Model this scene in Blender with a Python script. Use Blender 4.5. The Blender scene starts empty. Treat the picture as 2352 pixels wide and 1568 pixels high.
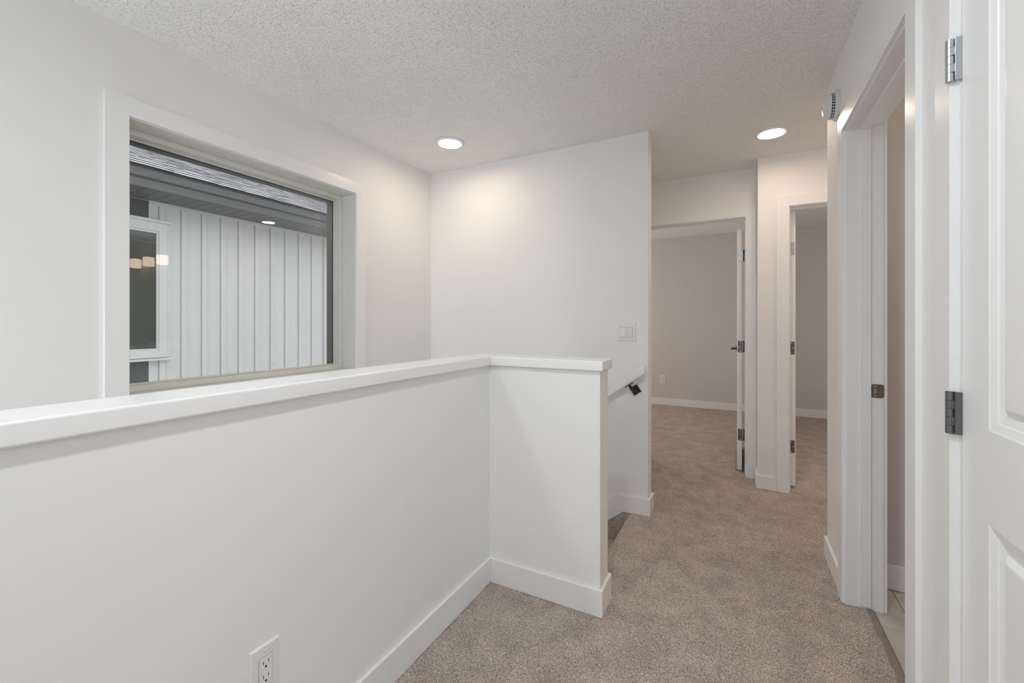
import bpy, bmesh, math, random
import numpy as np
from mathutils import Vector, Matrix

random.seed(7)
rng = np.random.default_rng(7)
SC = bpy.context.scene
COL = SC.collection

# ------------------------------------------------------------------ camera
YAW = math.atan((1692 - 1176) / 980.0)
cam_d = bpy.data.cameras.new('camera')
cam_d.sensor_width = 36.0
cam_d.sensor_fit = 'HORIZONTAL'
cam_d.lens = 980.0 / 2352 * 36.0
cam_d.shift_y = -42.0 / 2352
cam_d.clip_start = 0.02
cam = bpy.data.objects.new('camera', cam_d)
cam.location = (0, 0, 1.22)
cam.rotation_euler = (math.pi / 2, 0, YAW)
COL.objects.link(cam)
SC.camera = cam

# ------------------------------------------------------------------ world, lights, exposure
world = bpy.data.worlds.new('overcast_sky')
SC.world = world
world.use_nodes = True
wn = world.node_tree
bg = wn.nodes['Background']
bg.inputs[0].default_value = (1.0, 0.985, 0.985, 1)
bg.inputs[1].default_value = 1.8


def area(name, loc, rot, sx, sy, power, color):
    l = bpy.data.lights.new(name, 'AREA')
    l.shape = 'RECTANGLE'
    l.size = sx
    l.size_y = sy
    l.energy = power
    l.color = color
    o = bpy.data.objects.new(name, l)
    o.location = loc
    o.rotation_euler = rot
    COL.objects.link(o)
    return o


# unseen fill lights added behind the camera, in side rooms and below
area('fill_light_behind_camera', (-0.35, -2.36, 1.30), (math.radians(90), 0, 0), 1.4, 1.7, 4, (0.91, 0.96, 1.0))  # added to brighten the landing; no window is built here
area('fill_light_stairwell', (-1.68, -2.36, 0.0), (math.radians(90), 0, 0), 1.0, 4.2, 12, (0.91, 0.96, 1.0))  # fill added for the stairwell walls and ceiling
area('fill_light_from_below', (-1.7, -0.9, -2.6), (math.radians(180), 0, 0), 0.9, 2.4, 32, (0.95, 0.98, 1.0))  # fill added below to throw light up at the ceiling
area('fill_light_washroom', (2.46, 1.9, 1.5), (0, math.radians(90), 0), 0.6, 0.9, 3.6, (0.95, 0.97, 1.0))  # fill added to brighten the dim washroom
area('fill_light_left_bedroom', (-2.9, 5.3, 1.4), (0, math.radians(-90), 0), 1.2, 1.5, 22, (1.0, 0.95, 0.9))  # fill added to brighten the left bedroom
area('fill_light_right_bedroom', (3.1, 4.3, 1.4), (0, math.radians(90), 0), 1.2, 0.9, 16, (1.0, 0.95, 0.9))  # fill added to brighten the right bedroom, clear of the window reflection

vs = SC.view_settings
vs.view_transform = 'Standard'
vs.look = 'None'
vs.gamma = 1
vs.use_curve_mapping = False
vs.exposure = 0.0
cy = SC.cycles
cy.max_bounces = 12
cy.diffuse_bounces = 8
cy.glossy_bounces = 4
cy.transparent_max_bounces = 12
cy.sample_clamp_indirect = 6
cy.use_denoising = True
LAMP = 70.0


# ------------------------------------------------------------------ materials
def mat(name, color, rough=0.5, metal=0.0, spec=0.5):
    m = bpy.data.materials.new(name)
    m.use_nodes = True
    b = m.node_tree.nodes['Principled BSDF']
    b.inputs['Base Color'].default_value = (*color, 1)
    b.inputs['Roughness'].default_value = rough
    b.inputs['Metallic'].default_value = metal
    b.inputs['Specular IOR Level'].default_value = spec
    return m


def N(m, kind, **kw):
    n = m.node_tree.nodes.new(kind)
    for k, v in kw.items():
        if k in n.inputs:
            n.inputs[k].default_value = v
        else:
            setattr(n, k, v)
    return n


def L(m, a, b):
    m.node_tree.links.new(a, b)


def coords(m, scale=(1, 1, 1)):
    g = N(m, 'ShaderNodeNewGeometry')
    mp = N(m, 'ShaderNodeMapping')
    mp.inputs['Scale'].default_value = scale
    L(m, g.outputs['Position'], mp.inputs['Vector'])
    return mp.outputs['Vector']


def bump(m, height, strength, dist):
    b = N(m, 'ShaderNodeBump')
    b.inputs['Strength'].default_value = strength
    b.inputs['Distance'].default_value = dist
    L(m, height, b.inputs['Height'])
    L(m, b.outputs['Normal'], m.node_tree.nodes['Principled BSDF'].inputs['Normal'])


def colorize(m, fac, stops):
    r = N(m, 'ShaderNodeValToRGB')
    e = r.color_ramp.elements
    while len(e) < len(stops):
        e.new(0.5)
    for el, (p, c) in zip(e, stops):
        el.position = p
        el.color = (*c, 1)
    L(m, fac, r.inputs['Fac'])
    L(m, r.outputs['Color'], m.node_tree.nodes['Principled BSDF'].inputs['Base Color'])
    return r


def paint(name, color, rough, bscale=220, bstr=0.06, dist=0.001, spec=0.4):
    m = mat(name, color, rough, spec=spec)
    v = coords(m)
    n = N(m, 'ShaderNodeTexNoise', Scale=bscale, Detail=2.0)
    L(m, v, n.inputs['Vector'])
    n2 = N(m, 'ShaderNodeTexNoise', Scale=1.3, Detail=3.0)
    L(m, v, n2.inputs['Vector'])
    c0 = tuple(c * 0.985 for c in color)
    c1 = tuple(min(1, c * 1.01) for c in color)
    colorize(m, n2.outputs['Fac'], [(0.35, c0), (0.65, c1)])
    bump(m, n.outputs['Fac'], bstr, dist)
    return m


M_WALL = paint('matte_wall_paint', (0.86, 0.862, 0.857), 0.62, 130, 0.10)
M_BED = paint('greige_wall_paint', (0.66, 0.63, 0.61), 0.7, 130, 0.10)
M_TRIM = paint('semigloss_trim_paint', (0.87, 0.875, 0.88), 0.28, 60, 0.03, spec=0.5)
M_DOOR = paint('semigloss_door_paint', (0.87, 0.88, 0.885), 0.3, 90, 0.03, spec=0.5)
M_VINYL = paint('cream_window_vinyl', (0.74, 0.74, 0.70), 0.35, 40, 0.02)
M_PLATE = mat('white_plastic', (0.80, 0.81, 0.83), 0.25)
M_PLATE2 = mat('white_detector_plastic', (0.72, 0.73, 0.73), 0.35)
M_GAP = mat('grey_plastic_joint', (0.30, 0.30, 0.31), 0.6)
M_SLOT = mat('dark_slot', (0.012, 0.012, 0.012), 0.6)

# stippled ceiling
M_CEIL = mat('stippled_ceiling', (0.90, 0.897, 0.885), 0.9, spec=0.2)
v = coords(M_CEIL)
n1 = N(M_CEIL, 'ShaderNodeTexNoise', Scale=95.0, Detail=2.0, Roughness=0.5)
L(M_CEIL, v, n1.inputs['Vector'])
vo = N(M_CEIL, 'ShaderNodeTexVoronoi', Scale=125.0)
L(M_CEIL, v, vo.inputs['Vector'])
dots = N(M_CEIL, 'ShaderNodeMapRange', interpolation_type='SMOOTHSTEP')
dots.inputs['From Min'].default_value = 0.08
dots.inputs['From Max'].default_value = 0.50
dots.inputs['To Min'].default_value = 1.0
dots.inputs['To Max'].default_value = 0.0
L(M_CEIL, vo.outputs['Distance'], dots.inputs['Value'])
mask = N(M_CEIL, 'ShaderNodeMapRange', interpolation_type='SMOOTHSTEP')
mask.inputs['From Min'].default_value = 0.40
mask.inputs['From Max'].default_value = 0.62
L(M_CEIL, n1.outputs['Fac'], mask.inputs['Value'])
mul = N(M_CEIL, 'ShaderNodeMath', operation='MULTIPLY')
L(M_CEIL, dots.outputs[0], mul.inputs[0])
L(M_CEIL, mask.outputs[0], mul.inputs[1])
sm = N(M_CEIL, 'ShaderNodeMath', operation='MULTIPLY_ADD')
sm.inputs[1].default_value = 0.5
L(M_CEIL, mask.outputs[0], sm.inputs[0])
L(M_CEIL, mul.outputs[0], sm.inputs[2])
bump(M_CEIL, sm.outputs[0], 0.9, 0.0034)

# carpet
def carpet_mat(name, k=1.0):
    m = mat(name, (0.3, 0.25, 0.2), 0.95, spec=0.1)
    v = coords(m)
    a = N(m, 'ShaderNodeTexNoise', Scale=310.0, Detail=2.0, Roughness=0.7)
    L(m, v, a.inputs['Vector'])
    b = N(m, 'ShaderNodeTexNoise', Scale=8.0, Detail=5.0, Roughness=0.62)
    L(m, v, b.inputs['Vector'])
    r = colorize(m, a.outputs['Fac'], [
        (0.30, tuple(c * k for c in (0.090, 0.064, 0.050))),
        (0.44, tuple(c * k for c in (0.41, 0.333, 0.282))),
        (0.55, tuple(c * k for c in (0.70, 0.605, 0.53))),
        (0.70, tuple(c * k for c in (0.96, 0.89, 0.82)))])
    mr = N(m, 'ShaderNodeMapRange')
    mr.inputs['From Min'].default_value = 0.34
    mr.inputs['From Max'].default_value = 0.62
    mr.inputs['To Min'].default_value = 0.86
    mr.inputs['To Max'].default_value = 1.10
    L(m, b.outputs['Fac'], mr.inputs['Value'])
    mx = N(m, 'ShaderNodeMix', data_type='RGBA', blend_type='MULTIPLY')
    mx.inputs[0].default_value = 1.0
    L(m, r.outputs['Color'], mx.inputs[6])
    L(m, mr.outputs[0], mx.inputs[7])
    L(m, mx.outputs[2], m.node_tree.nodes['Principled BSDF'].inputs['Base Color'])
    bump(m, a.outputs['Fac'], 0.8, 0.006)
    return m


M_CARPET = carpet_mat('speckled_taupe_carpet')

M_TILE = mat('beige_floor_tile', (0.50, 0.46, 0.41), 0.35)
v = coords(M_TILE)
n = N(M_TILE, 'ShaderNodeTexNoise', Scale=5.0, Detail=6.0, Distortion=1.5)
L(M_TILE, v, n.inputs['Vector'])
colorize(M_TILE, n.outputs['Fac'], [(0.3, (0.46, 0.42, 0.37)), (0.7, (0.62, 0.58, 0.53))])
M_GROUT = mat('brown_grout', (0.16, 0.13, 0.11), 0.9)
M_STRIP = mat('taupe_transition_strip', (0.27, 0.22, 0.19), 0.5)

M_NICKEL = mat('lamp_lit_nickel', (0.52, 0.54, 0.56), 0.33, 1.0)  # lamp reflection on the upper hinges put into the base colour
M_NICKEL2 = mat('unlit_nickel', (0.17, 0.175, 0.18), 0.45, 0.85)  # same nickel in a darker tone, without the lamp reflection
M_SCREW = mat('screw_metal', (0.75, 0.75, 0.75), 0.3, 1.0)
M_BRONZE = mat('dark_bronze', (0.035, 0.029, 0.024), 0.45, 0.3)
M_STRIKE = mat('aged_strike_metal', (0.20, 0.175, 0.155), 0.45, 0.7)
M_RAWWOOD = mat('raw_wood', (0.42, 0.24, 0.11), 0.8)
v = coords(M_RAWWOOD, (1, 1, 0.1))
n = N(M_RAWWOOD, 'ShaderNodeTexNoise', Scale=300.0, Detail=3.0)
L(M_RAWWOOD, v, n.inputs['Vector'])
colorize(M_RAWWOOD, n.outputs['Fac'], [(0.35, (0.28, 0.14, 0.06)), (0.65, (0.55, 0.34, 0.17))])


def emit(name, color, strength):
    m = bpy.data.materials.new(name)
    m.use_nodes = True
    nt = m.node_tree
    nt.nodes.clear()
    e = nt.nodes.new('ShaderNodeEmission')
    e.inputs[0].default_value = (*color, 1)
    e.inputs[1].default_value = strength
    o = nt.nodes.new('ShaderNodeOutputMaterial')
    nt.links.new(e.outputs[0], o.inputs[0])
    return m


M_LED = emit('warm_led', (1.0, 0.80, 0.64), LAMP)
M_LED2 = emit('neutral_fill_led', (0.93, 0.968, 1.0), 250.0)  # glow of the added landing light
M_LED3 = emit('bright_fill_led', (0.93, 0.968, 1.0), 350.0)  # glow of the added light behind the camera
M_SHADE = emit('warm_glass_shade', (1.0, 0.80, 0.58), 8.0)


def glass(name, tint, refl=1.0):
    m = bpy.data.materials.new(name)
    m.use_nodes = True
    nt = m.node_tree
    nt.nodes.clear()
    t = nt.nodes.new('ShaderNodeBsdfTransparent')
    t.inputs[0].default_value = (*tint, 1)
    g = nt.nodes.new('ShaderNodeBsdfGlossy')
    g.inputs['Roughness'].default_value = 0.0
    f = nt.nodes.new('ShaderNodeFresnel')
    f.inputs['IOR'].default_value = 1.5
    k = nt.nodes.new('ShaderNodeMath')
    k.operation = 'MULTIPLY'
    k.inputs[1].default_value = refl
    mx = nt.nodes.new('ShaderNodeMixShader')
    o = nt.nodes.new('ShaderNodeOutputMaterial')
    nt.links.new(f.outputs[0], k.inputs[0])
    nt.links.new(k.outputs[0], mx.inputs[0])
    nt.links.new(t.outputs[0], mx.inputs[1])
    nt.links.new(g.outputs[0], mx.inputs[2])
    nt.links.new(mx.outputs[0], o.inputs[0])
    return m


M_GLASS = glass('clear_window_glass', (0.96, 0.967, 0.963), 1.0)
M_DARKGLASS = mat('dark_green_window_glass', (0.07, 0.08, 0.07), 0.06, spec=0.6)

M_SIDING = paint('white_vinyl_siding', (0.70, 0.72, 0.74), 0.5, 30, 0.03)
M_SIDING_D = paint('charcoal_siding', (0.085, 0.095, 0.105), 0.55, 30, 0.05)
M_FASCIA = paint('charcoal_fascia', (0.115, 0.122, 0.132), 0.45, 20, 0.02)
M_SOFFIT = paint('charcoal_soffit', (0.17, 0.175, 0.185), 0.5, 20, 0.02)
M_EXTFRAME = mat('charcoal_window_exterior', (0.07, 0.075, 0.08), 0.5)
M_ROOF = mat('grey_asphalt_shingle', (0.3, 0.3, 0.31), 0.85, spec=0.3)
v = coords(M_ROOF)
n = N(M_ROOF, 'ShaderNodeTexNoise', Scale=90.0, Detail=3.0)
L(M_ROOF, v, n.inputs['Vector'])
n3 = N(M_ROOF, 'ShaderNodeTexNoise', Scale=3.0, Detail=2.0)
L(M_ROOF, v, n3.inputs['Vector'])
ad = N(M_ROOF, 'ShaderNodeMath', operation='ADD')
L(M_ROOF, n.outputs['Fac'], ad.inputs[0])
L(M_ROOF, n3.outputs['Fac'], ad.inputs[1])
ha = N(M_ROOF, 'ShaderNodeMath', operation='MULTIPLY')
ha.inputs[1].default_value = 0.5
L(M_ROOF, ad.outputs[0], ha.inputs[0])
colorize(M_ROOF, ha.outputs[0], [(0.36, (0.20, 0.21, 0.235)), (0.64, (0.62, 0.64, 0.68))])
bump(M_ROOF, n.outputs['Fac'], 0.4, 0.003)
M_BUTT = mat('shingle_shadow_line', (0.05, 0.052, 0.058), 0.9)
M_GRASS = mat('lawn', (0.10, 0.16, 0.06), 0.9)
M_BRASSDARK = mat('brushed_nickel_fixture', (0.4, 0.38, 0.36), 0.35, 1.0)


# ------------------------------------------------------------------ mesh helpers
def new():
    return bmesh.new()


def add_box(bm, x0, x1, y0, y1, z0, z1):
    vs_ = [bm.verts.new(p) for p in ((x0, y0, z0), (x1, y0, z0), (x1, y1, z0), (x0, y1, z0),
                                     (x0, y0, z1), (x1, y0, z1), (x1, y1, z1), (x0, y1, z1))]
    for f in ((0, 3, 2, 1), (4, 5, 6, 7), (0, 1, 5, 4), (1, 2, 6, 5), (2, 3, 7, 6), (3, 0, 4, 7)):
        bm.faces.new([vs_[i] for i in f])
    return vs_


def box(x0, x1, y0, y1, z0, z1):
    bm = new()
    add_box(bm, x0, x1, y0, y1, z0, z1)
    return bm


def solid(boxes, cuts=()):
    """Union of boxes minus cuts as one connected closed mesh."""
    ax = [sorted({round(b[i + j], 5) for b in list(boxes) + list(cuts) for j in (0, 1)}) for i in (0, 2, 4)]
    mid = [np.array([(a + b) / 2 for a, b in zip(s[:-1], s[1:])]) for s in ax]
    X, Y, Z = np.meshgrid(*mid, indexing='ij')
    occ = np.zeros(X.shape, bool)

    def inside(b):
        return (X > b[0]) & (X < b[1]) & (Y > b[2]) & (Y < b[3]) & (Z > b[4]) & (Z < b[5])
    for b in boxes:
        occ |= inside(b)
    for b in cuts:
        occ &= ~inside(b)
    bm = new()
    vd = {}

    def V(i, j, k):
        if (i, j, k) not in vd:
            vd[(i, j, k)] = bm.verts.new((ax[0][i], ax[1][j], ax[2][k]))
        return vd[(i, j, k)]
    nx, ny, nz = occ.shape

    def o(i, j, k):
        return 0 <= i < nx and 0 <= j < ny and 0 <= k < nz and occ[i, j, k]
    for i in range(nx):
        for j in range(ny):
            for k in range(nz):
                if not occ[i, j, k]:
                    continue
                if not o(i - 1, j, k):
                    bm.faces.new((V(i, j, k), V(i, j, k + 1), V(i, j + 1, k + 1), V(i, j + 1, k)))
                if not o(i + 1, j, k):
                    bm.faces.new((V(i + 1, j, k), V(i + 1, j + 1, k), V(i + 1, j + 1, k + 1), V(i + 1, j, k + 1)))
                if not o(i, j - 1, k):
                    bm.faces.new((V(i, j, k), V(i + 1, j, k), V(i + 1, j, k + 1), V(i, j, k + 1)))
                if not o(i, j + 1, k):
                    bm.faces.new((V(i, j + 1, k), V(i, j + 1, k + 1), V(i + 1, j + 1, k + 1), V(i + 1, j + 1, k)))
                if not o(i, j, k - 1):
                    bm.faces.new((V(i, j, k), V(i, j + 1, k), V(i + 1, j + 1, k), V(i + 1, j, k)))
                if not o(i, j, k + 1):
                    bm.faces.new((V(i, j, k + 1), V(i + 1, j, k + 1), V(i + 1, j + 1, k + 1), V(i, j + 1, k + 1)))
    bmesh.ops.dissolve_limit(bm, angle_limit=0.01, verts=bm.verts, edges=bm.edges)
    return bm


def prism(points, axis, a, b):
    """Extrude a 2-D outline. axis 'y': points are (x, z); axis 'x': points are (y, z); axis 'z': (x, y)."""
    bm = new()

    def P(p, t):
        return {'y': (p[0], t, p[1]), 'x': (t, p[0], p[1]), 'z': (p[0], p[1], t)}[axis]
    lo = [bm.verts.new(P(p, a)) for p in points]
    hi = [bm.verts.new(P(p, b)) for p in points]
    bm.faces.new(lo)
    bm.faces.new(hi[::-1])
    n_ = len(points)
    for i in range(n_):
        bm.faces.new((lo[i], hi[i], hi[(i + 1) % n_], lo[(i + 1) % n_]))
    bmesh.ops.recalc_face_normals(bm, faces=bm.faces)
    return bm


def lathe(profile, origin, axis=(0, 0, 1), seg=48):
    """profile: (radius, height) from one end to the other, revolved about axis at origin."""
    bm = new()
    q = Vector((0, 0, 1)).rotation_difference(Vector(axis))
    o = Vector(origin)
    rings = []
    for r, h in profile:
        if r < 1e-6:
            rings.append([bm.verts.new(q @ Vector((0, 0, h)) + o)])
        else:
            rings.append([bm.verts.new(q @ Vector((r * math.cos(2 * math.pi * i / seg), r * math.sin(2 * math.pi * i / seg), h)) + o) for i in range(seg)])
    for A, B in zip(rings[:-1], rings[1:]):
        for i in range(seg):
            j = (i + 1) % seg
            if len(A) == 1:
                bm.faces.new((A[0], B[i], B[j]))
            elif len(B) == 1:
                bm.faces.new((A[i], A[j], B[0]))
            else:
                bm.faces.new((A[i], A[j], B[j], B[i]))
    if len(rings[0]) > 1:
        bm.faces.new(rings[0][::-1])
    if len(rings[-1]) > 1:
        bm.faces.new(rings[-1])
    bmesh.ops.recalc_face_normals(bm, faces=bm.faces)
    return bm


def origin_of(p):
    o = Vector((0, 0, 0))
    while p is not None:
        o += p.location
        p = p.parent
    return o


def obj(name, bm, m, parent=None, bevel=0.0, seg=2, smooth=False, label=None, origin=None, flat=False):
    """Link bm (in world coordinates) as ONE mesh object under parent."""
    me = bpy.data.meshes.new(name)
    off = origin_of(parent)
    if origin is not None:
        off = Vector(origin)
    if off.length:
        bmesh.ops.translate(bm, verts=bm.verts, vec=-off)
    bm.to_mesh(me)
    bm.free()
    for x in (m if isinstance(m, (list, tuple)) else [m]):
        me.materials.append(x)
    if smooth:
        for p in me.polygons:
            p.use_smooth = True
    o = bpy.data.objects.new(name, me)
    COL.objects.link(o)
    if parent is not None:
        o.parent = parent
        if origin is not None:
            o.location = off - origin_of(parent)
    elif origin is not None:
        o.location = off
    if bevel:
        b = o.modifiers.new('bevel', 'BEVEL')
        b.width = bevel
        b.segments = seg
        b.limit_method = 'ANGLE'
        b.angle_limit = math.radians(40)
        if flat:
            b.angle_limit = math.radians(80)
        elif smooth is False:
            for p in me.polygons:
                p.use_smooth = True
            w = o.modifiers.new('normals', 'WEIGHTED_NORMAL')
            w.keep_sharp = False
    if label:
        o['label'] = label
    return o


def thing(name, label, cat, loc, group=None):
    o = bpy.data.objects.new(name, None)
    o.empty_display_size = 0.05
    o.location = loc
    COL.objects.link(o)
    o['label'] = label
    o['category'] = cat
    if group:
        o['group'] = group
    return o


def struct_root(name, loc, label):
    o = bpy.data.objects.new(name, None)
    o.empty_display_size = 0.05
    o.location = loc
    COL.objects.link(o)
    o['kind'] = 'structure'
    o['label'] = label
    return o


def struct(name, bm, m, label, bevel=0.0, seg=2):
    o = obj(name, bm, m, None, bevel, seg)
    o['kind'] = 'structure'
    o['label'] = label
    return o


# ------------------------------------------------------------------ key dimensions (metres)
XW = -2.23      # window wall face
XG = -1.04      # guard wall face on the landing side
XR = 0.42       # right wall face
YG = 1.745      # short guard wall face
YS = 2.80       # stair wall face
YP = 3.645      # pier face with the second bedroom door
YD = 3.855      # wall face with the first bedroom door
YF = 6.70       # far bedroom wall
CZ = 2.44
CZ2 = 2.485
DH = 2.063      # underside of door casings
YB = -2.40      # wall behind the camera

# ------------------------------------------------------------------ walls
struct('wall_left', solid([(-2.44, XW, YB - 0.1, YS + 0.02, -2.7, CZ + 0.05)],
                          [(-2.5, -2.0, 0.815, 2.017, 0.905, 2.081)]), M_WALL,
       'white outer stairwell wall with the large picture window')
struct('wall_stair', box(XW, -0.497, YS, 2.912, -2.7, CZ + 0.02), M_WALL,
       'white wall end panel behind the stairs, carrying the light switch')
struct('wall_half', solid([(-1.15, XG, YB, 1.865, -2.7, 1.022), (-1.15, -0.504, YG, 1.865, -2.7, 1.022)]), M_WALL,
       'white L-shaped half wall guarding the stairwell')
struct('wall_right', solid([(XR, XR + 0.125, YB, 2.745, -0.1, CZ + 0.02), (XR, 2.6, 2.555, 2.745, -0.1, CZ + 0.02)],
                           [(XR - 0.1, XR + 0.2, 1.519, 2.326, -0.05, 2.074),
                            (XR - 0.1, XR + 0.2, 0.466, 1.256, -0.05, 2.074)]), M_WALL,
       'white right hallway wall with the washroom doorway and the closet door')
struct('wall_far_left', solid([(-0.95, 0.139, YD, YD + 0.115, -0.1, CZ2 + 0.02)],
                              [(-0.722, 0.079, YD - 0.1, YD + 0.2, -0.05, 2.074)]), M_WALL,
       'white hallway end wall above and around the left bedroom doorway')
struct('wall_far_right', solid([(0.139, 1.60, YP, YP + 0.115, -0.1, CZ2 + 0.02), (0.139, 0.25, YP, YF, -0.1, CZ2 + 0.02)],
                               [(0.325, 1.127, YP - 0.1, YP + 0.112, -0.05, 2.074), (0.325, 1.127, YP - 0.1, YP + 0.2, -0.05, 2.074)]), M_WALL,
       'white pier and wall around the right bedroom doorway')
struct('wall_hall_end', box(-1.05, -0.95, 2.912, YD + 0.115, -0.1, CZ + 0.02), M_WALL, 'short hallway wall hidden behind the stair wall')
struct('wall_hall_side', box(1.60, 1.70, 2.745, YP + 0.115, -0.1, CZ + 0.02), M_WALL, 'hallway wall beyond the right bedroom door')
struct('wall_behind', box(-2.44, 2.6, YB - 0.1, YB, -2.7, CZ + 0.05), M_WALL, 'wall behind the camera')
struct('wall_bedroom_far', box(-3.2, 3.3, YF, YF + 0.1, -0.1, CZ2 + 0.02), M_BED, 'greige far wall of the two bedrooms')
struct('wall_bedroom_left', box(-3.2, -3.1, YD + 0.115, YF, -0.1, CZ2 + 0.02), M_BED, 'side wall of the left bedroom')
struct('wall_bedroom_front', box(-3.2, -0.95, YD, YD + 0.115, -0.1, CZ2 + 0.02), M_BED, 'front wall of the left bedroom')
struct('wall_bedroom_right', box(3.2, 3.3, YP, YF, -0.1, CZ2 + 0.02), M_BED, 'side wall of the right bedroom')
struct('wall_bedroom_front_right', box(1.70, 3.3, YP, YP + 0.115, -0.1, CZ2 + 0.02), M_BED, 'front wall of the right bedroom')
struct('wall_washroom_side', box(2.5, 2.6, YB, 2.555, -0.1, CZ + 0.02), M_BED, 'side wall of the washroom')
struct('wall_washroom_near', box(XR + 0.125, 2.5, 1.28, 1.38, -0.1, CZ + 0.02), M_BED, 'wall between washroom and closet')
struct('wall_washroom_far', box(XR + 0.125, 2.5, 2.545, 2.555, 0, CZ), M_BED, 'greige washroom wall seen through the open doorway')

# ceilings
struct('ceiling', box(-2.44, 2.6, YB - 0.1, YD + 0.05, CZ, CZ + 0.1), M_CEIL, 'white stippled hallway ceiling')
struct('ceiling_bedroom', solid([(-3.2, 3.3, YD + 0.05, YF + 0.1, CZ2, CZ2 + 0.1), (0.25, 3.3, YP + 0.06, YD + 0.05, CZ2, CZ2 + 0.1)]), M_CEIL, 'stippled ceiling of the bedrooms')

# ------------------------------------------------------------------ floor with carpet pile
FZ = -0.006
floor = struct('floor', solid([(-1.15, XR + 0.07, YB, 1.865, -0.12, FZ), (-0.60, XR + 0.07, 1.865, 2.85, -0.12, FZ),
                               (-0.95, 1.6, 2.85, YD, -0.12, FZ), (-3.1, 3.2, YP + 0.05, YF, -0.12, FZ)]), M_CARPET,
               'taupe speckled carpet floor of the hallway and bedrooms')


def pile(name, x0, x1, y0, y1, step, amp, z=0.0, nose=None, dive=0.0):
    nx = int(round((x1 - x0) / step)) + 1
    ny = int(round((y1 - y0) / step)) + 1
    xs = np.linspace(x0, x1, nx)
    ys = np.linspace(y0, y1, ny)
    X, Y = np.meshgrid(xs, ys, indexing='ij')
    X = X + rng.uniform(-.3, .3, X.shape) * step
    Y = Y + rng.uniform(-.3, .3, Y.shape) * step
    Z = z + rng.uniform(-1, 1, X.shape) * amp + 0.0012 * np.sin(X * 23 + 2 * np.sin(Y * 9)) * np.sin(Y * 17)
    if dive:
        Z = Z - 0.006 * np.clip(1 - (Y - y0) / dive, 0, 1)
    if nose is not None:
        d = np.clip((nose - X) / 0.012, 0, 1)
        Z = Z - 0.02 * (1 - np.sqrt(np.clip(1 - d ** 2, 0, 1)))
    co = np.stack([X, Y, Z], -1).reshape(-1, 3)
    idx = np.arange(nx * ny).reshape(nx, ny)
    q = np.stack([idx[:-1, :-1], idx[1:, :-1], idx[1:, 1:], idx[:-1, 1:]], -1).reshape(-1, 4)
    me = bpy.data.meshes.new(name)
    me.vertices.add(len(co))
    me.vertices.foreach_set('co', co.ravel())
    me.loops.add(q.size)
    me.loops.foreach_set('vertex_index', q.ravel())
    me.polygons.add(len(q))
    me.polygons.foreach_set('loop_start', np.arange(0, q.size, 4))
    me.polygons.foreach_set('loop_total', np.full(len(q), 4))
    me.update()
    me.validate()
    me.materials.append(M_CARPET)
    return me


def join_meshes(name, mes, parent):
    bm = new()
    for me in mes:
        bm.from_mesh(me)
    o = obj(name, bm, M_CARPET, parent)
    for me in mes:
        bpy.data.meshes.remove(me)
    o['kind'] = 'stuff'
    o['label'] = 'short cut pile of the taupe carpet'
    return o


P = [pile('p', -1.04, 0.49, 0.85, 1.755, 0.0042, 0.0026),
     pile('p', -0.604, 0.49, 1.745, 2.80, 0.0045, 0.0026, nose=-0.592, dive=0.008),
     pile('p', -0.50, 1.6, 2.79, 2.94, 0.0065, 0.0028, dive=0.009),
     pile('p', -0.93, 1.6, 2.928, 3.68, 0.0065, 0.0028, dive=0.011),
     pile('p', -0.93, 0.14, 3.667, 3.99, 0.0075, 0.003, dive=0.012),
     pile('p', -2.0, 0.13, 3.972, 6.69, 0.016, 0.003, dive=0.017),
     pile('p', 0.25, 2.2, 3.662, 6.69, 0.016, 0.003, dive=0.017)]
pile_o = join_meshes('carpet_pile', P, floor)

# stairs going down to the left, then the landing and the lower floor
stairs = struct_root('stairs', (-0.6, 2.33, -0.2), 'carpeted stairs going down behind the half wall')
RUN, RISE = 0.262, 0.19
for i in range(4):
    x1 = -0.600 - RUN * i
    z = -RISE * (i + 1)
    s = obj('step', box(x1 - RUN - (0.02 if i < 3 else 0.4), x1, 1.867, 2.783, z - 0.17, z), M_CARPET, stairs, bevel=0.012, seg=3)
obj('riser', box(-0.615, -0.600, 1.867, 2.783, -0.19, -0.012), M_CARPET, stairs, bevel=0.005)
obj('landing', box(XW + 0.02, -1.15 + 0.0, 0.9, 1.867, -0.95, -0.76), M_CARPET, stairs, bevel=0.01)
for i in range(6):
    y1 = 0.9 - RUN * i
    z = -0.76 - RISE * (i + 1)
    obj('step', box(XW + 0.02, -1.152, y1 - RUN - 0.02, y1, z - 0.17, z), M_CARPET, stairs, bevel=0.012, seg=3)
obj('landing', box(XW + 0.02, -1.648, 1.867, 2.783, -0.95, -0.76), M_CARPET, stairs, bevel=0.01)
struct('floor_lower', box(-2.44, 0.6, YB, YS + 0.1, -2.8, -2.7), M_TILE, 'floor of the storey below the stairs')

# carpeted stringer below the sloping skirting
obj('carpet_stringer', prism([(-0.60, 0.0), (-0.642, 0.0), (-2.2, -1.22), (-2.2, -1.6), (-0.60, -0.35)], 'y', 2.789, 2.7995), M_CARPET, stairs)

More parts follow.
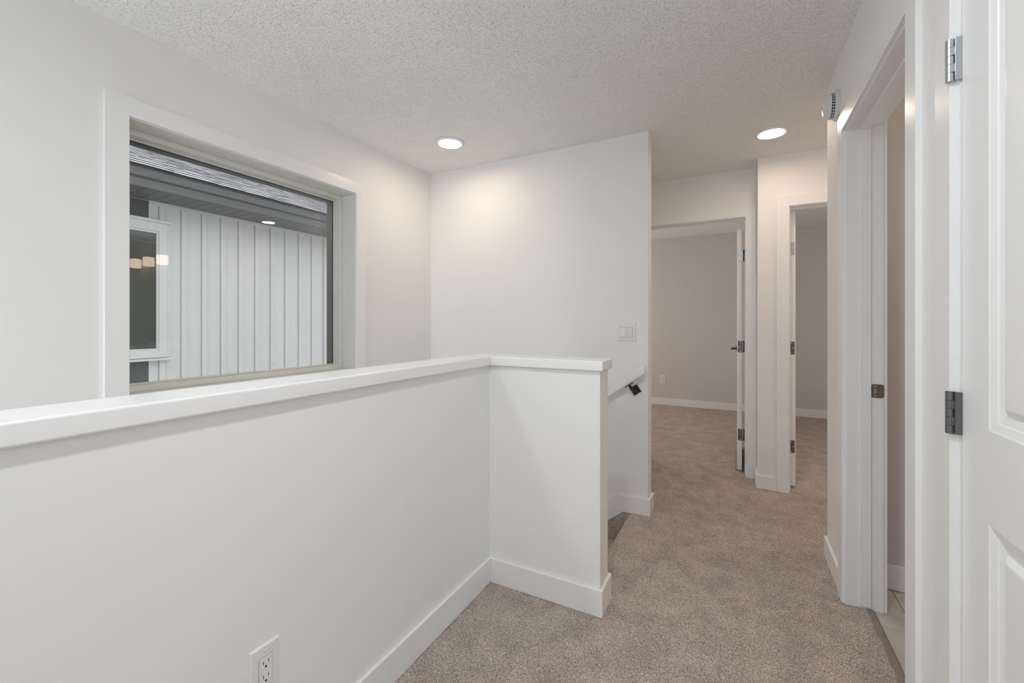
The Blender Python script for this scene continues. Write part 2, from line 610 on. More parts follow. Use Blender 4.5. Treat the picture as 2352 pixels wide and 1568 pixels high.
# ------------------------------------------------------------------ baseboards
BB = 0.102
BT = 0.014
struct('baseboard_left', solid([(XG, XG + BT, YB, YG - BT, 0, 0.113)]), M_TRIM, 'white baseboard along the long half wall', 0.003)
struct('baseboard_half_wall', solid([(XG, -0.490, YG - BT, YG, 0, 0.113), (-0.504, -0.490, YG - BT, 1.865 + BT, 0, 0.113), (-0.560, -0.490, 1.865, 1.865 + BT, 0, 0.113)]), M_TRIM,
       'white baseboard wrapped round the end of the short half wall', 0.003)
struct('baseboard_stair', prism([(-0.648, 0.0), (-0.648, 0.102), (-0.690, 0.102), (-2.2, -1.08), (-2.2, -1.20)], 'y', YS - BT, YS), M_TRIM,
       'white baseboard that turns down along the stairs')
struct('baseboard_stair_end', solid([(-0.648, -0.483, YS - BT, YS, -0.002, 0.102), (-0.497, -0.483, YS - BT, 2.912 + BT, -0.002, 0.102), (-0.94, -0.483, 2.912, 2.912 + BT, -0.002, 0.102)]), M_TRIM,
       'white baseboard wrapped round the narrow end of the stair wall')
struct('baseboard_right', solid([(XR - BT, XR, 2.402, 2.745 + BT, 0, BB), (XR - BT, 1.6, 2.745, 2.745 + BT, 0, BB)]), M_TRIM,
       'short white baseboard beyond the washroom doorway', 0.003)
struct('baseboard_right_near', solid([(XR - BT, XR, 1.336, 1.449, 0, BB)]), M_TRIM, 'sliver of white baseboard between washroom and closet doors', 0.003)
struct('baseboard_pier', solid([(0.139 - BT, 0.2555, YP - BT, YP, 0, 0.100), (0.139 - BT, 0.139, YP - BT, YD - 0.016, 0, 0.100)]), M_TRIM,
       'white baseboard at the foot of the pier between the bedroom doors', 0.003)
struct('baseboard_bedroom_left', solid([(-3.1, 0.139, YF - BT, YF, 0, BB)]), M_TRIM, 'white baseboard on the far wall of the left bedroom', 0.003)
struct('baseboard_bedroom_right', solid([(0.25, 3.2, YF - BT, YF, 0, BB)]), M_TRIM, 'white baseboard on the far wall of the right bedroom', 0.003)
struct('baseboard_washroom', solid([(XR + 0.125, 2.5, 2.531, 2.545, 0.002, 0.115)]), M_TRIM, 'white baseboard in the washroom', 0.003)

# half wall cap
struct('trim_1', solid([(-1.172, -1.020, YB, 1.887, 1.021, 1.064), (-1.172, -0.487, 1.724, 1.887, 1.021, 1.064)]), M_TRIM,
       'thick white wooden cap along the top of the half wall', 0.006, 3)

# ------------------------------------------------------------------ window in the left wall
win = struct_root('window_1', (XW, 1.41, 0.9), 'large white-cased picture window in the stairwell wall')
CY0, CY1, CZ0, CZ1 = 0.744, 2.088, 0.835, 2.150
IY0, IY1, IZ0, IZ1 = 0.821, 2.011, 0.912, 2.075
XC = XW + 0.016
obj('casing', box(XW, XC, CY0, IY0, CZ0, CZ1), M_TRIM, win)
obj('casing', box(XW, XC, IY1, CY1, CZ0, CZ1), M_TRIM, win)
obj('casing', box(XW, XC, IY0, IY1, IZ1, CZ1), M_TRIM, win, 0.0006)
obj('casing', box(XW, XC, IY0, IY1, CZ0, IZ0), M_TRIM, win, 0.0015)
r = 0.006
obj('jamb_liner', solid([(-2.44, XW + 0.004, IY0 - r, IY1 + r, IZ0 - r, IZ1 + r)], [(-2.5, 0, IY0 + r, IY1 - r, IZ0 + r, IZ1 - r)]), M_VINYL, win, 0.0015)
fy0, fy1, fz0, fz1 = IY0 + r, IY1 - r, IZ0 + r, IZ1 - r
obj('window_frame', solid([(-2.405, -2.336, fy0, fy1, fz0, fz1)], [(-2.5, 0, fy0 + 0.026, fy1 - 0.026, fz0 + 0.026, fz1 - 0.026)]), M_VINYL, win, 0.003)
obj('glazing_bead', solid([(-2.392, -2.378, fy0 + 0.026, fy1 - 0.026, fz0 + 0.026, fz1 - 0.026)], [(-2.5, 0, fy0 + 0.034, fy1 - 0.034, fz0 + 0.034, fz1 - 0.034)]), M_VINYL, win, 0.0015)
obj('window_pane', box(-2.398, -2.393, fy0 + 0.027, fy1 - 0.027, fz0 + 0.027, fz1 - 0.027), M_GLASS, win, label='clear double glazing')
obj('exterior_frame', solid([(-2.46, -2.4055, fy0, fy1, fz0, fz1)], [(-2.5, 0, fy0 + 0.026, fy1 - 0.030, fz0 + 0.024, fz1 - 0.034)]), M_EXTFRAME, win, label='charcoal outer frame')


# ------------------------------------------------------------------ doors
def leaf_mesh(w, h, t, panels):
    """Moulded door leaf: u 0..w (x), depth 0..t (y), v 0..h (z); moulded panels on both faces."""
    bm = new()
    us = sorted({0, w} | {p[i] for p in panels for i in (0, 1)})
    zs = sorted({0, h} | {p[i] for p in panels for i in (2, 3)})

    def is_panel(u, z):
        return any(p[0] < u < p[1] and p[2] < z < p[3] for p in panels)
    prof = [(0, 0), (0.004, 0.002), (0.017, 0.0055), (0.0185, 0.0075), (0.033, 0.011), (0.037, 0.011), (0.048, 0.0035), (0.052, 0.003)]
    for face, s in ((0.0, 1), (t, -1)):
        for a, b in zip(us[:-1], us[1:]):
            for c, d in zip(zs[:-1], zs[1:]):
                if is_panel((a + b) / 2, (c + d) / 2):
                    rings = []
                    for ins, dep in prof:
                        y = face + s * dep
                        rings.append([bm.verts.new(p) for p in ((a + ins, y, c + ins), (b - ins, y, c + ins), (b - ins, y, d - ins), (a + ins, y, d - ins))])
                    for A, B in zip(rings[:-1], rings[1:]):
                        for i in range(4):
                            bm.faces.new((A[i], A[(i + 1) % 4], B[(i + 1) % 4], B[i]))
                    bm.faces.new(rings[-1])
                else:
                    bm.faces.new([bm.verts.new(p) for p in ((a, face, c), (b, face, c), (b, face, d), (a, face, d))])
    for (a, b) in (((0, 0), (w, 0)), ((w, 0), (w, h)), ((w, h), (0, h)), ((0, h), (0, 0))):
        bm.faces.new([bm.verts.new(p) for p in ((a[0], 0, a[1]), (b[0], 0, b[1]), (b[0], t, b[1]), (a[0], t, a[1]))])
    bmesh.ops.remove_doubles(bm, verts=bm.verts, dist=1e-5)
    bmesh.ops.recalc_face_normals(bm, faces=bm.faces)
    return bm


def place(bm, M):
    bmesh.ops.transform(bm, matrix=M, verts=bm.verts)
    if M.determinant() < 0:
        bmesh.ops.reverse_faces(bm, faces=bm.faces)
    return bm


W, H, T = 0.758, 2.03, 0.035
PAN = [(0.106, W - 0.106, 0.220, 0.828), (0.106, W - 0.106, 1.005, 1.915)]


def screw(parent, p, axis, r=0.0035):
    return obj('screw', lathe([(r, 0), (r, 0.0006), (r * 0.6, 0.0012), (0, 0.0013)], p, axis, 12), M_SCREW, parent, smooth=True)


# door_1: left bedroom, leaf swung 90 degrees into the room
d1 = struct_root('door_1', (-0.32, YD, 0), 'left bedroom doorway at the end of the hallway, its white door open inward')
XR1 = 0.067
obj('casing', box(0.061, 0.1375, YD - 0.016, YD, 0, 2.137), M_TRIM, d1, 0.0008)
obj('casing', box(-0.781, -0.705, YD - 0.016, YD, 0, 2.137), M_TRIM, d1, 0.0008)
obj('casing', box(-0.705, 0.061, YD - 0.016, YD, 2.061, 2.137), M_TRIM, d1, 0.0008)
obj('jamb', solid([(-0.722, 0.079, YD - 0.002, YD + 0.117, 0, 2.074)], [(-0.711, XR1, YD - 0.1, YD + 0.2, -0.1, 2.055)]), M_TRIM, d1, 0.001)
obj('door_stop', solid([(-0.711, XR1, YD + 0.045, YD + 0.079, 0, 2.055)], [(-0.701, XR1 - 0.010, YD - 0.1, YD + 0.2, -0.1, 2.045)]), M_TRIM, d1, 0.0015)
# leaf from y 3.975 back into the room, between x .004 and .039
Ml = Matrix(((0, 1, 0, 0.0025), (1, 0, 0, YD + 0.122), (0, 0, 1, 0.016), (0, 0, 0, 1)))
leaf1 = obj('door_leaf', place(leaf_mesh(W, H, T, PAN), Ml), M_DOOR, d1, label='open white moulded door seen edge on')
for zc in (1.776, 1.028, 0.305):
    h = obj('hinge', solid([(0.009, 0.043, YD + 0.119, YD + 0.1219, zc - 0.047, zc + 0.047)]), M_NICKEL2 if zc < 1.5 else M_NICKEL, leaf1, 0.0008)
    pin = lathe([(0.006, -0.047), (0.006, 0.047)], (0.0525, YD + 0.125, zc), (0, 0, 1), 16)
    obj('hinge_knuckle', pin, M_NICKEL2, leaf1, smooth=True)
    for q, (sx, sz) in enumerate(((0.029, 0.037), (0.018, 0.0), (0.029, -0.037))):
        screw(leaf1, (sx, YD + 0.1190, zc + sz), (0, -1, 0), 0.0042)
lev = obj('door_handle', lathe([(0.026, 0), (0.026, 0.008), (0.010, 0.010), (0.010, 0.040), (0, 0.041)], (0.0025, YD + 0.122 + W - 0.06, 0.975), (-1, 0, 0), 24), M_NICKEL2, leaf1, smooth=True, label='satin nickel lever handle')
obj('door_handle_lever', box(-0.050, -0.036, YD + 0.122 + W - 0.17, YD + 0.122 + W - 0.05, 0.966, 0.986), M_NICKEL2, leaf1, 0.004)

# door_2: right bedroom
d2 = struct_root('door_2', (0.72, YP, 0), 'right bedroom doorway at the end of the hallway, its white door open inward')
obj('casing', box(0.2555, 0.332, YP - 0.016, YP, 0, 2.137), M_TRIM, d2, 0.0008)
obj('casing', box(1.120, 1.196, YP - 0.016, YP, 0, 2.137), M_TRIM, d2, 0.0008)
obj('casing', box(0.332, 1.120, YP - 0.016, YP, 2.061, 2.137), M_TRIM, d2, 0.0008)
obj('jamb', solid([(0.326, 1.126, YP - 0.002, YP + 0.117, 0, 2.073)], [(0.338, 1.114, YP - 0.1, YP + 0.2, -0.1, 2.055)]), M_TRIM, d2, 0.001)
obj('door_stop', solid([(0.338, 1.114, YP + 0.045, YP + 0.079, 0, 2.055)], [(0.346, 1.104, YP - 0.1, YP + 0.2, -0.1, 2.045)]), M_TRIM, d2, 0.0015)
Ml = Matrix(((0, 1, 0, 0.3500), (1, 0, 0, YP + 0.122), (0, 0, 1, 0.016), (0, 0, 0, 1)))
leaf2 = obj('door_leaf', place(leaf_mesh(W, H, T, PAN), Ml), M_DOOR, d2, label='open white moulded door seen edge on')
for zc in (1.772, 1.036, 0.306):
    h = obj('hinge', solid([(0.341, 0.379, YP + 0.119, YP + 0.1219, zc - 0.047, zc + 0.047)]), M_NICKEL2 if zc < 1.5 else M_NICKEL, leaf2, 0.0008)
    for q, (sx, sz) in enumerate(((0.358, 0.037), (0.370, 0.0), (0.358, -0.037))):
        screw(leaf2, (sx, YP + 0.1190, zc + sz), (0, -1, 0), 0.0042)

# door_3: washroom doorway in the right wall (its leaf stands inside, out of sight)
d3 = struct_root('door_3', (XR, 1.92, 0), 'cased washroom doorway in the right wall')
obj('casing', box(XR - 0.015, XR, 1.450, 1.526, 0, 2.139), M_TRIM, d3, 0.0008)
obj('casing', box(XR - 0.015, XR, 2.322, 2.401, 0, 2.139), M_TRIM, d3, 0.0008)
obj('casing', box(XR - 0.015, XR, 1.526, 2.322, 2.063, 2.139), M_TRIM, d3, 0.0008)
obj('jamb', solid([(XR - 0.002, XR + 0.127, 1.519, 2.326, 0, 2.074)], [(XR - 0.1, XR + 0.2, 1.532, 2.314, -0.1, 2.056)]), M_TRIM, d3, 0.001)
obj('door_stop', solid([(XR + 0.047, XR + 0.084, 1.532, 2.314, 0.014, 2.056)], [(XR - 0.1, XR + 0.2, 1.542, 2.304, -0.1, 2.046)]), M_TRIM, d3, 0.0015)
obj('casing', box(XR + 0.125, XR + 0.140, 2.320, 2.396, 0, 2.139), M_TRIM, d3, 0.0008)
sp = new()
x0, x1, z0, z1, ra = 0.5055, 0.5475, 0.905, 0.962, 0.008
pts = []
for cx_, cz_, a0 in ((x1 - ra, z1 - ra, 0), (x0 + ra, z1 - ra, 90), (x0 + ra, z0 + ra, 180), (x1 - ra, z0 + ra, 270)):
    for k in range(5):
        a = math.radians(a0 + 22.5 * k)
        pts.append((cx_ + ra * math.cos(a), cz_ + ra * math.sin(a)))
# plate as a frame around the latch hole
hole = [(0.524, 0.944), (0.513, 0.944), (0.513, 0.922), (0.524, 0.922)]
fr = [sp.verts.new((p[0], 2.3115, p[1])) for p in pts]
bk = [sp.verts.new((p[0], 2.3138, p[1])) for p in pts]
hf = [sp.verts.new((p[0], 2.3115, p[1])) for p in hole]
hb = [sp.verts.new((p[0], 2.3138, p[1])) for p in hole]
n_ = len(pts)
for i in range(n_):
    j = (i + 1) % n_
    sp.faces.new((fr[i], fr[j], bk[j], bk[i]))
for c in range(4):
    g = [fr[(c * 5 + k) % n_] for k in range(5)]
    for a, b in zip(g[:-1], g[1:]):
        sp.faces.new((a, b, hf[c]))
    sp.faces.new((g[-1], fr[((c + 1) * 5) % n_], hf[(c + 1) % 4], hf[c]))
    sp.faces.new((hf[c], hf[(c + 1) % 4], hb[(c + 1) % 4], hb[c]))
bmesh.ops.recalc_face_normals(sp, faces=sp.faces)
stp = obj('strike_plate', sp, M_STRIKE, d3, label='dark strike plate')
obj('latch_hole', solid([(0.5135, 0.5235, 2.3125, 2.3137, 0.9225, 0.9435)]), M_RAWWOOD, stp, label='raw wood showing through the latch hole')
screw(stp, (0.519, 2.3115, 0.954), (0, -1, 0), 0.003)
screw(stp, (0.519, 2.3115, 0.912), (0, -1, 0), 0.003)

# door_4: closed closet door nearest the camera
d4 = struct_root('door_4', (XR, 0.86, 0), 'closed white moulded closet door nearest the camera')
obj('casing', box(XR - 0.015, XR, 1.250, 1.327, 0, 2.139), M_TRIM, d4, 0.0008)
obj('casing', box(XR - 0.015, XR, 0.395, 0.472, 0, 2.139), M_TRIM, d4, 0.0008)
obj('casing', box(XR - 0.015, XR, 0.472, 1.250, 2.063, 2.139), M_TRIM, d4, 0.0008)
obj('jamb', solid([(XR - 0.001, XR + 0.125, 0.466, 1.256, 0, 2.074)], [(XR - 0.1, XR + 0.2, 0.478, 1.244, -0.1, 2.056)]), M_TRIM, d4, 0.001)
Ml = Matrix(((0, 1, 0, XR + 0.001), (-1, 0, 0, 1.2385), (0, 0, 1, 0.012), (0, 0, 0, 1)))
leaf4 = obj('door_leaf', place(leaf_mesh(W, H, T, PAN), Ml), M_DOOR, d4, 0.004, 4, label='white moulded two-panel door', flat=True)
for zc, mt in ((1.781, M_NICKEL), (1.029, M_NICKEL2), (0.28, M_NICKEL2)):
    hg = obj('hinge', solid([(XR - 0.0105, XR + 0.004, 1.2365, 1.2405, zc - 0.0450, zc + 0.0450)]), mt, leaf4, 0.0008)
    for k in range(5):
        hh = 0.090 / 5
        zb = zc - 0.0450 + hh * k
        if k % 2 == 0:
            kn = lathe([(0.0072, zb + 0.0002), (0.0075, zb + 0.0005), (0.0075, zb + hh - 0.0005), (0.0072, zb + hh - 0.0002)], (XR - 0.0150, 1.2480, 0), (0, 0, 1), 48)
        else:
            kn = lathe([(0.0072, zb + 0.0002), (0.0075, zb + 0.0005), (0.0075, zb + hh - 0.0005), (0.0072, zb + hh - 0.0002)], (XR - 0.0150, 1.2480, 0), (0, 0, 1), 48)
            add_box(kn, XR - 0.0150, XR - 0.009, 1.2395, 1.2440, zb + 0.0006, zb + hh - 0.0006)
        obj('hinge_knuckle', kn, mt, leaf4, smooth=False)

# ------------------------------------------------------------------ washroom floor tiles and threshold
tf = struct_root('floor_washroom', (1.2, 2.0, -0.01), 'beige tiled washroom floor beyond the doorway')
obj('grout_bed', box(XR + 0.09, 2.5, 1.38, 2.545, -0.03, -0.003), M_GROUT, tf)
ys = [1.303, 1.606, 1.910, 2.213, 2.518, 2.545]
xs = [0.5165, 0.627, 1.237, 1.847, 2.5]
for j in range(len(ys) - 1):
    for i in range(len(xs) - 1):
        y0 = max(ys[j], 1.38)
        obj('tile', box(xs[i] + 0.0012, xs[i + 1] - 0.0012, y0 + 0.0012, ys[j + 1] - 0.0012, -0.009, 0.0), M_TILE, tf, 0.0008, 1)
obj('transition_strip', prism([(0.487, -0.004), (0.490, 0.003), (0.496, 0.0055), (0.510, 0.0055), (0.5165, 0.001), (0.5165, -0.006)], 'y', 1.533, 2.313), M_STRIP, tf, 0.0005, label='taupe threshold strip between carpet and tile')


# ------------------------------------------------------------------ ceiling lights
def ceiling_light(x, y, label, led=M_LED):
    t = thing('ceiling_light', label, 'ceiling light', (x, y, CZ), 'round recessed ceiling lights')
    ring = lathe([(0.073, -0.006), (0.074, -0.0095), (0.080, -0.0120), (0.090, -0.0105), (0.0955, -0.006), (0.0965, 0.0), (0.073, 0.0)], (x, y, CZ - 0.0015), (0, 0, 1), 64)
    # close the ring into a torus-like band
    bmesh.ops.remove_doubles(ring, verts=ring.verts, dist=1e-6)
    big = [f for f in ring.faces if len(f.verts) > 10]
    bmesh.ops.delete(ring, geom=big, context='FACES_ONLY')
    obj('light_trim', ring, M_PLATE, t, smooth=True)
    obj('diffuser', lathe([(0.0735, 0.0), (0.0725, -0.0045), (0.05, -0.0068), (0, -0.0075)], (x, y, CZ - 0.0015), (0, 0, 1), 64), led, t, smooth=True, label='glowing warm white disc')
    return t


ceiling_light(-1.712, 2.352, 'round white ceiling light over the stairwell, beside the picture window')
ceiling_light(0.197, 3.185, 'round white ceiling light over the hallway in front of the bedroom doors')

ceiling_light(1.25, 3.02, 'added unseen round ceiling light round the corner in front of the right bedroom')  # added out of view to brighten the dim hall end
ceiling_light(-0.30, 0.40, 'added unseen round ceiling light over the landing beside the camera', M_LED2)  # added out of frame to light the landing from above
ceiling_light(-1.70, -1.3, 'added unseen round ceiling light over the stairwell behind the camera', M_LED3)  # added out of frame to lift the stairwell brightness

# ------------------------------------------------------------------ smoke detector on the right wall
sd = thing('smoke_detector', 'round white smoke alarm high on the wall above the washroom doorway', 'smoke detector', (XR, 2.492, 2.246))
c = (XR, 2.492, 2.246)
obj('base', lathe([(0.071, 0), (0.0715, 0.003), (0.066, 0.012), (0.062, 0.017), (0, 0.017)], c, (-1, 0, 0), 56), M_PLATE2, sd, smooth=True)
obj('vent_ring', lathe([(0.056, 0.016), (0.056, 0.029), (0, 0.029)], c, (-1, 0, 0), 56), M_SLOT, sd, smooth=False, label='dark slotted vent ring')
for k in range(28):
    a = 2 * math.pi * k / 28
    bm = box(-0.0010, 0.0010, -0.0015, 0.0015, 0.016, 0.0295)
    q = Matrix.Translation(c) @ Matrix(((0, 0, -1, 0), (1, 0, 0, 0), (0, 1, 0, 0), (0, 0, 0, 1))) @ Matrix.Rotation(a, 4, 'Z') @ Matrix.Translation((0.0572, 0, 0))
    obj('vent_rib', place(bm, q), M_PLATE2, sd)
obj('vent_band', lathe([(0.0575, 0.0215), (0.0582, 0.0225), (0.0575, 0.0235), (0.055, 0.0235), (0.055, 0.0215)], c, (-1, 0, 0), 56), M_PLATE2, sd, smooth=True)
obj('cover', lathe([(0.0585, 0.029), (0.0580, 0.031), (0.052, 0.045), (0.040, 0.054), (0.030, 0.057), (0, 0.0575)], c, (-1, 0, 0), 56), M_PLATE2, sd, smooth=True)
obj('test_button', lathe([(0.012, 0.052), (0.012, 0.0585), (0.010, 0.0595), (0, 0.0597)], (XR, 2.484, 2.232), (-1, 0, 0), 32), M_PLATE, sd, smooth=True)
for k in range(4):
    obj('sound_slot', box(XR - 0.0577, XR - 0.0570, 2.497 + 0.004 * k, 2.4982 + 0.004 * k, 2.238, 2.256 - 0.002 * k), M_SLOT, sd)


# ------------------------------------------------------------------ outlets and light switch
def frustum(axis, face, s, a0, a1, b0, b1, t, ch):
    """Cover plate with sloped edges. axis 'x' or 'y'; face: wall coordinate; s: outward sign."""
    bm = new()

    def P(d, a, b):
        return (face + s * d, a, b) if axis == 'x' else (a, face + s * d, b)
    rings = []
    for d, i in ((0, 0), (t * 0.35, 0), (t * 0.8, ch * 0.5), (t, ch)):
        rings.append([bm.verts.new(P(d, a, b)) for a, b in ((a0 + i, b0 + i), (a1 - i, b0 + i), (a1 - i, b1 - i), (a0 + i, b1 - i))])
    for A, B in zip(rings[:-1], rings[1:]):
        for k in range(4):
            bm.faces.new((A[k], A[(k + 1) % 4], B[(k + 1) % 4], B[k]))
    bm.faces.new(rings[-1])
    bm.faces.new(rings[0][::-1])
    bmesh.ops.recalc_face_normals(bm, faces=bm.faces)
    return bm


def outlet(axis, face, s, ac, bc, label):
    loc = (face, ac, bc) if axis == 'x' else (ac, face, bc)
    t = thing('wall_outlet', label, 'outlet', loc, 'white duplex outlets')

    def bx(d0, d1, a0, a1, b0, b1):
        lo, hi = sorted((face + s * d0, face + s * d1))
        return box(lo, hi, a0, a1, b0, b1) if axis == 'x' else box(a0, a1, lo, hi, b0, b1)
    obj('cover_plate', frustum(axis, face, s, ac - 0.038, ac + 0.038, bc - 0.0635, bc + 0.0635, 0.0062, 0.006), M_PLATE, t, 0.001)
    obj('socket_gap', bx(0.006, 0.0066, ac - 0.0178, ac + 0.0178, bc - 0.0345, bc + 0.0345), M_GAP, t)
    ins = obj('socket_face', bx(0.006, 0.0082, ac - 0.0168, ac + 0.0168, bc - 0.0335, bc + 0.0335), M_PLATE, t, 0.001)
    e = 0.0084
    for zc in (bc + 0.0175, bc - 0.0175):
        obj('slot', bx(0.008, e, ac - 0.0072, ac - 0.0054, zc - 0.0005, zc + 0.0080), M_SLOT, ins)
        obj('slot', bx(0.008, e, ac + 0.0054, ac + 0.0072, zc + 0.0005, zc + 0.0075), M_SLOT, ins)
        d = (s, 0, 0) if axis == 'x' else (0, s, 0)
        p = (face + s * 0.008, ac, zc - 0.0075) if axis == 'x' else (ac, face + s * 0.008, zc - 0.0075)
        obj('ground_hole', lathe([(0.0028, 0), (0.0028, 0.0004), (0, 0.0004)], p, d, 16), M_SLOT, ins)
    for zc in (bc + 0.0485, bc - 0.0485):
        d = (s, 0, 0) if axis == 'x' else (0, s, 0)
        p = (face + s * 0.006, ac, zc) if axis == 'x' else (ac, face + s * 0.006, zc)
        obj('screw', lathe([(0.0032, 0), (0.0032, 0.0006), (0.002, 0.0013), (0, 0.0014)], p, d, 16), M_PLATE, t, smooth=True)
    return t


outlet('x', XG, 1, 0.6515, 0.3605, 'white duplex outlet low on the half wall near the camera')
outlet('y', YF, -1, -0.978, 0.378, 'small white duplex outlet on the far wall of the left bedroom')

sw = thing('light_switch', 'white double rocker light switch plate on the stair wall', 'light switch', (-0.6345, YS, 1.162))
obj('cover_plate', frustum('y', YS, -1, -0.6945, -0.5745, 1.103, 1.221, 0.006, 0.005), M_PLATE, sw, 0.001)
for xc, tilt in ((-0.6575, 1), (-0.6115, -1)):
    obj('rocker_gap', box(xc - 0.0178, xc + 0.0178, YS - 0.0065, YS - 0.004, 1.162 - 0.0345, 1.162 + 0.0345), M_GAP, sw)
    z0, z1 = 1.162 - 0.033, 1.162 + 0.033
    d0, d1 = (0.0065, 0.0115) if tilt > 0 else (0.0115, 0.0065)
    bm = prism([(YS - 0.005, z0), (YS - d1, z0), (YS - 0.0075, 1.162), (YS - d0, z1), (YS - 0.005, z1)], 'x', xc - 0.0165, xc + 0.0165)
    obj('rocker', bm, M_PLATE, sw, 0.0008)
    for zc in (1.162 + 0.049, 1.162 - 0.049):
        obj('screw', lathe([(0.003, 0), (0.003, 0.0006), (0.002, 0.0012), (0, 0.0013)], (xc, YS - 0.0058, zc), (0, -1, 0), 16), M_PLATE2, sw, smooth=True)

# ------------------------------------------------------------------ handrail
hr = thing('handrail', 'white wooden handrail sloping down the stairs on a dark bronze bracket', 'handrail', (-0.56, YS, 0.787))
SL = 0.70
xe = -0.505
zt = 0.956
yf, yb = 2.716, 2.754


def zrail(x):
    return zt + (x - xe) * SL


X2 = -2.05
obj('rail', prism([(xe, zt), (xe, zt - 0.048), (X2, zrail(X2) - 0.056), (X2, zrail(X2))], 'y', yf, yb), M_TRIM, hr, 0.004, 3)


def bracket(xr):
    zu = zrail(xr) - 0.0565
    ang = math.atan(SL)
    q = Matrix.Translation((xr, (yf + yb) / 2, zu)) @ Matrix.Rotation(-ang, 4, 'Y')
    b = obj('bracket', place(box(-0.030, 0.030, -0.0115, 0.0115, -0.004, 0.001), q), M_BRONZE, hr, 0.001, label='dark bronze rail bracket')
    # arm runs down, square to the rail, then back to the wall
    q2 = q @ Matrix.Translation((0, 0, -0.003))
    obj('bracket_arm', place(solid([(-0.008, 0.008, -0.005, 0.006, -0.052, 0.0), (-0.008, 0.008, -0.005, YS - (yf + yb) / 2 - 0.003, -0.052, -0.038)]), q2), M_BRONZE, hr, 0.001)
    q3 = q2 @ Matrix.Translation((0, YS - (yf + yb) / 2 - 0.004, -0.045))
    obj('wall_rosette', place(box(-0.0265, 0.0265, -0.002, 0.004, -0.0265, 0.0265), q3), M_BRONZE, hr, 0.001)
    return b


bracket(-0.603)
bracket(-1.75)

# ------------------------------------------------------------------ washroom vanity light (seen mirrored in the window)
vl = thing('vanity_light', 'three-shade warm vanity light on the washroom wall, mirrored in the window', 'wall light', (1.34, 2.545, 1.95))
obj('back_plate', box(0.90, 1.78, 2.525, 2.545, 1.97, 2.03), M_BRASSDARK, vl, 0.003)
for xc in (1.02, 1.34, 1.66):
    obj('lamp_arm', lathe([(0.008, 0), (0.008, 0.075)], (xc, 2.528, 2.0), (0, -1, 0), 16), M_BRASSDARK, vl, smooth=True)
    obj('lamp_shade', lathe([(0.045, -0.055), (0.052, -0.05), (0.056, 0.0), (0.052, 0.05), (0.02, 0.056)], (xc, 2.453, 1.945), (0, 0, 1), 32), M_SHADE, vl, smooth=True, label='glowing warm glass shade')

# ------------------------------------------------------------------ neighbouring house outside the window
XH = -5.20
hs = thing('neighbouring_house', 'white board-and-batten house with charcoal eaves outside the window', 'house', (-7.0, 3.0, -2.9))
obj('wall_core', box(-10.0, XH - 0.004, -2.5, 8.5, -2.9, 2.47), M_SIDING, hs)
y = 2.167 - 0.195 * 17 + 0.0
k = 0
yy = []
y = 2.167
while y > -1.2:
    y -= 0.195
while y < 7.0:
    yy.append(y)
    y += 0.195
for yb_ in yy:
    a, b = yb_, yb_ + 0.195
    dark = b <= 2.17
    if b < 2.081:
        obj('siding_board', box(XH - 0.012, XH, a, b, -2.9, 2.44), M_SIDING_D, hs, label='charcoal siding board')
        continue
    if a < 2.08 < b:
        obj('siding_board', box(XH - 0.012, XH, a, 2.08, -2.9, 2.44), M_SIDING_D, hs, label='charcoal siding board')
        a = 2.08
    obj('siding_board', box(XH - 0.012, XH, a + (0.0475 if yb_ > 2.09 else 0.001), b - 0.003, -2.9, 2.44), M_SIDING, hs, 0.003, 1)
    if yb_ > 2.09:
        obj('batten', box(XH, XH + 0.017, yb_, yb_ + 0.047, -2.9, 2.425), M_SIDING, hs, 0.005, 2)
obj('frieze_trim', box(XH, XH + 0.022, 2.08, 7.0, 2.415, 2.447), M_SIDING, hs, 0.003)
# soffit panels
y = -1.2
while y < 7.0:
    obj('soffit_panel', box(-5.215, -4.715, y + 0.003, y + 0.107, 2.446, 2.456), M_SOFFIT, hs, 0.002, 1)
    y += 0.11
obj('soffit_backing', box(-5.215, -4.715, -1.2, 7.0, 2.457, 2.47), M_BUTT, hs)
obj('fascia', prism([(-4.735, 2.440), (-4.700, 2.440), (-4.698, 2.515), (-4.672, 2.530), (-4.668, 2.612), (-4.735, 2.612)], 'y', -1.2, 7.0), M_FASCIA, hs, 0.002)
ang = math.atan(0.44)
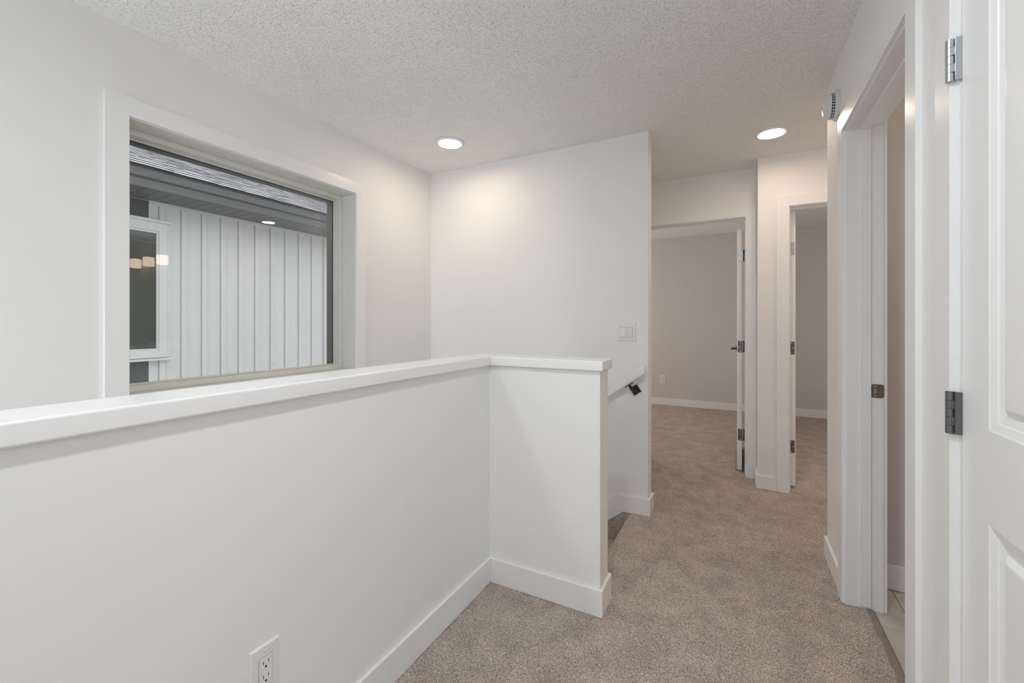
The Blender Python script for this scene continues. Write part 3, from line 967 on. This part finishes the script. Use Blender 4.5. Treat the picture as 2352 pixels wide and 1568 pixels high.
# roof deck and shingles
Rm = Matrix.Translation((-4.648, 0, 2.615)) @ Matrix.Rotation(ang, 4, 'Y')   # local -x runs up the slope
obj('roof_deck', place(box(-5.4, 0.0, -1.2, 7.0, -0.012, 0.0), Rm), M_BUTT, hs)
EXPO, SW = 0.143, 0.98
variants = []
for vnum in range(5):
    bxs = [(-EXPO - 0.05, 0.0, 0.0005, SW - 0.0005, 0.0, 0.006)]
    p = 0.0
    while p < SW - 0.08:
        w_ = random.uniform(0.16, 0.42)
        bxs.append((-EXPO - 0.05, -0.001, p + 0.001, min(p + w_, SW - 0.001), 0.005, 0.0085))
        p += w_ + random.uniform(0.06, 0.2)
    bm = solid(bxs)
    me = bpy.data.meshes.new('shingle')
    bm.faces.ensure_lookup_table()
    for f in bm.faces:
        if abs(f.normal.z) < 0.5:
            f.material_index = 1
    bm.to_mesh(me)
    bm.free()
    me.materials.append(M_ROOF)
    me.materials.append(M_BUTT)
    variants.append(me)
tilt = Matrix.Rotation(-0.05, 4, 'Y')
hs_inv = Matrix.Translation(hs.location).inverted()
for c_ in range(19):
    off = random.uniform(0, SW)
    y = 0.2 - off
    while y < 6.6:
        o = bpy.data.objects.new('shingle', random.choice(variants))
        COL.objects.link(o)
        o.parent = hs
        o.matrix_local = hs_inv @ Rm @ Matrix.Translation((0.012 - EXPO * c_, y, 0.006 + random.uniform(0, 0.001))) @ tilt
        y += SW

# the neighbour's window
wf = obj('window_frame', solid([(XH - 0.02, XH + 0.035, 0.93, 2.225, 0.872, 2.232)], [(XH - 0.1, XH + 0.1, 0.99, 2.158, 0.945, 2.148)]), M_SIDING, hs, 0.004)
obj('window_sash', solid([(XH - 0.02, XH + 0.016, 0.98, 2.168, 0.935, 2.158)], [(XH - 0.1, XH + 0.1, 1.02, 2.140, 0.965, 2.128)]), M_SIDING, wf)
obj('window_head_trim', box(XH, XH + 0.05, 0.90, 2.262, 2.232, 2.262), M_SIDING, wf, 0.003)
obj('window_sill', prism([(XH, 0.850), (XH + 0.06, 0.845), (XH + 0.06, 0.860), (XH, 0.874)], 'y', 0.90, 2.262), M_SIDING, wf, 0.002)
obj('window_pane', box(XH + 0.001, XH + 0.006, 0.99, 2.158, 0.945, 2.148), M_DARKGLASS, wf, label='dark reflecting glass')
obj('side_trim', box(XH, XH + 0.020, 2.225, 2.262, 0.872, 2.232), M_SIDING, wf, 0.003)

g = obj('ground_outside', box(-14, -2.44, -8, 14, -3.0, -2.9), M_GRASS)
g['kind'] = 'structure'
g['label'] = 'ground between the two houses'
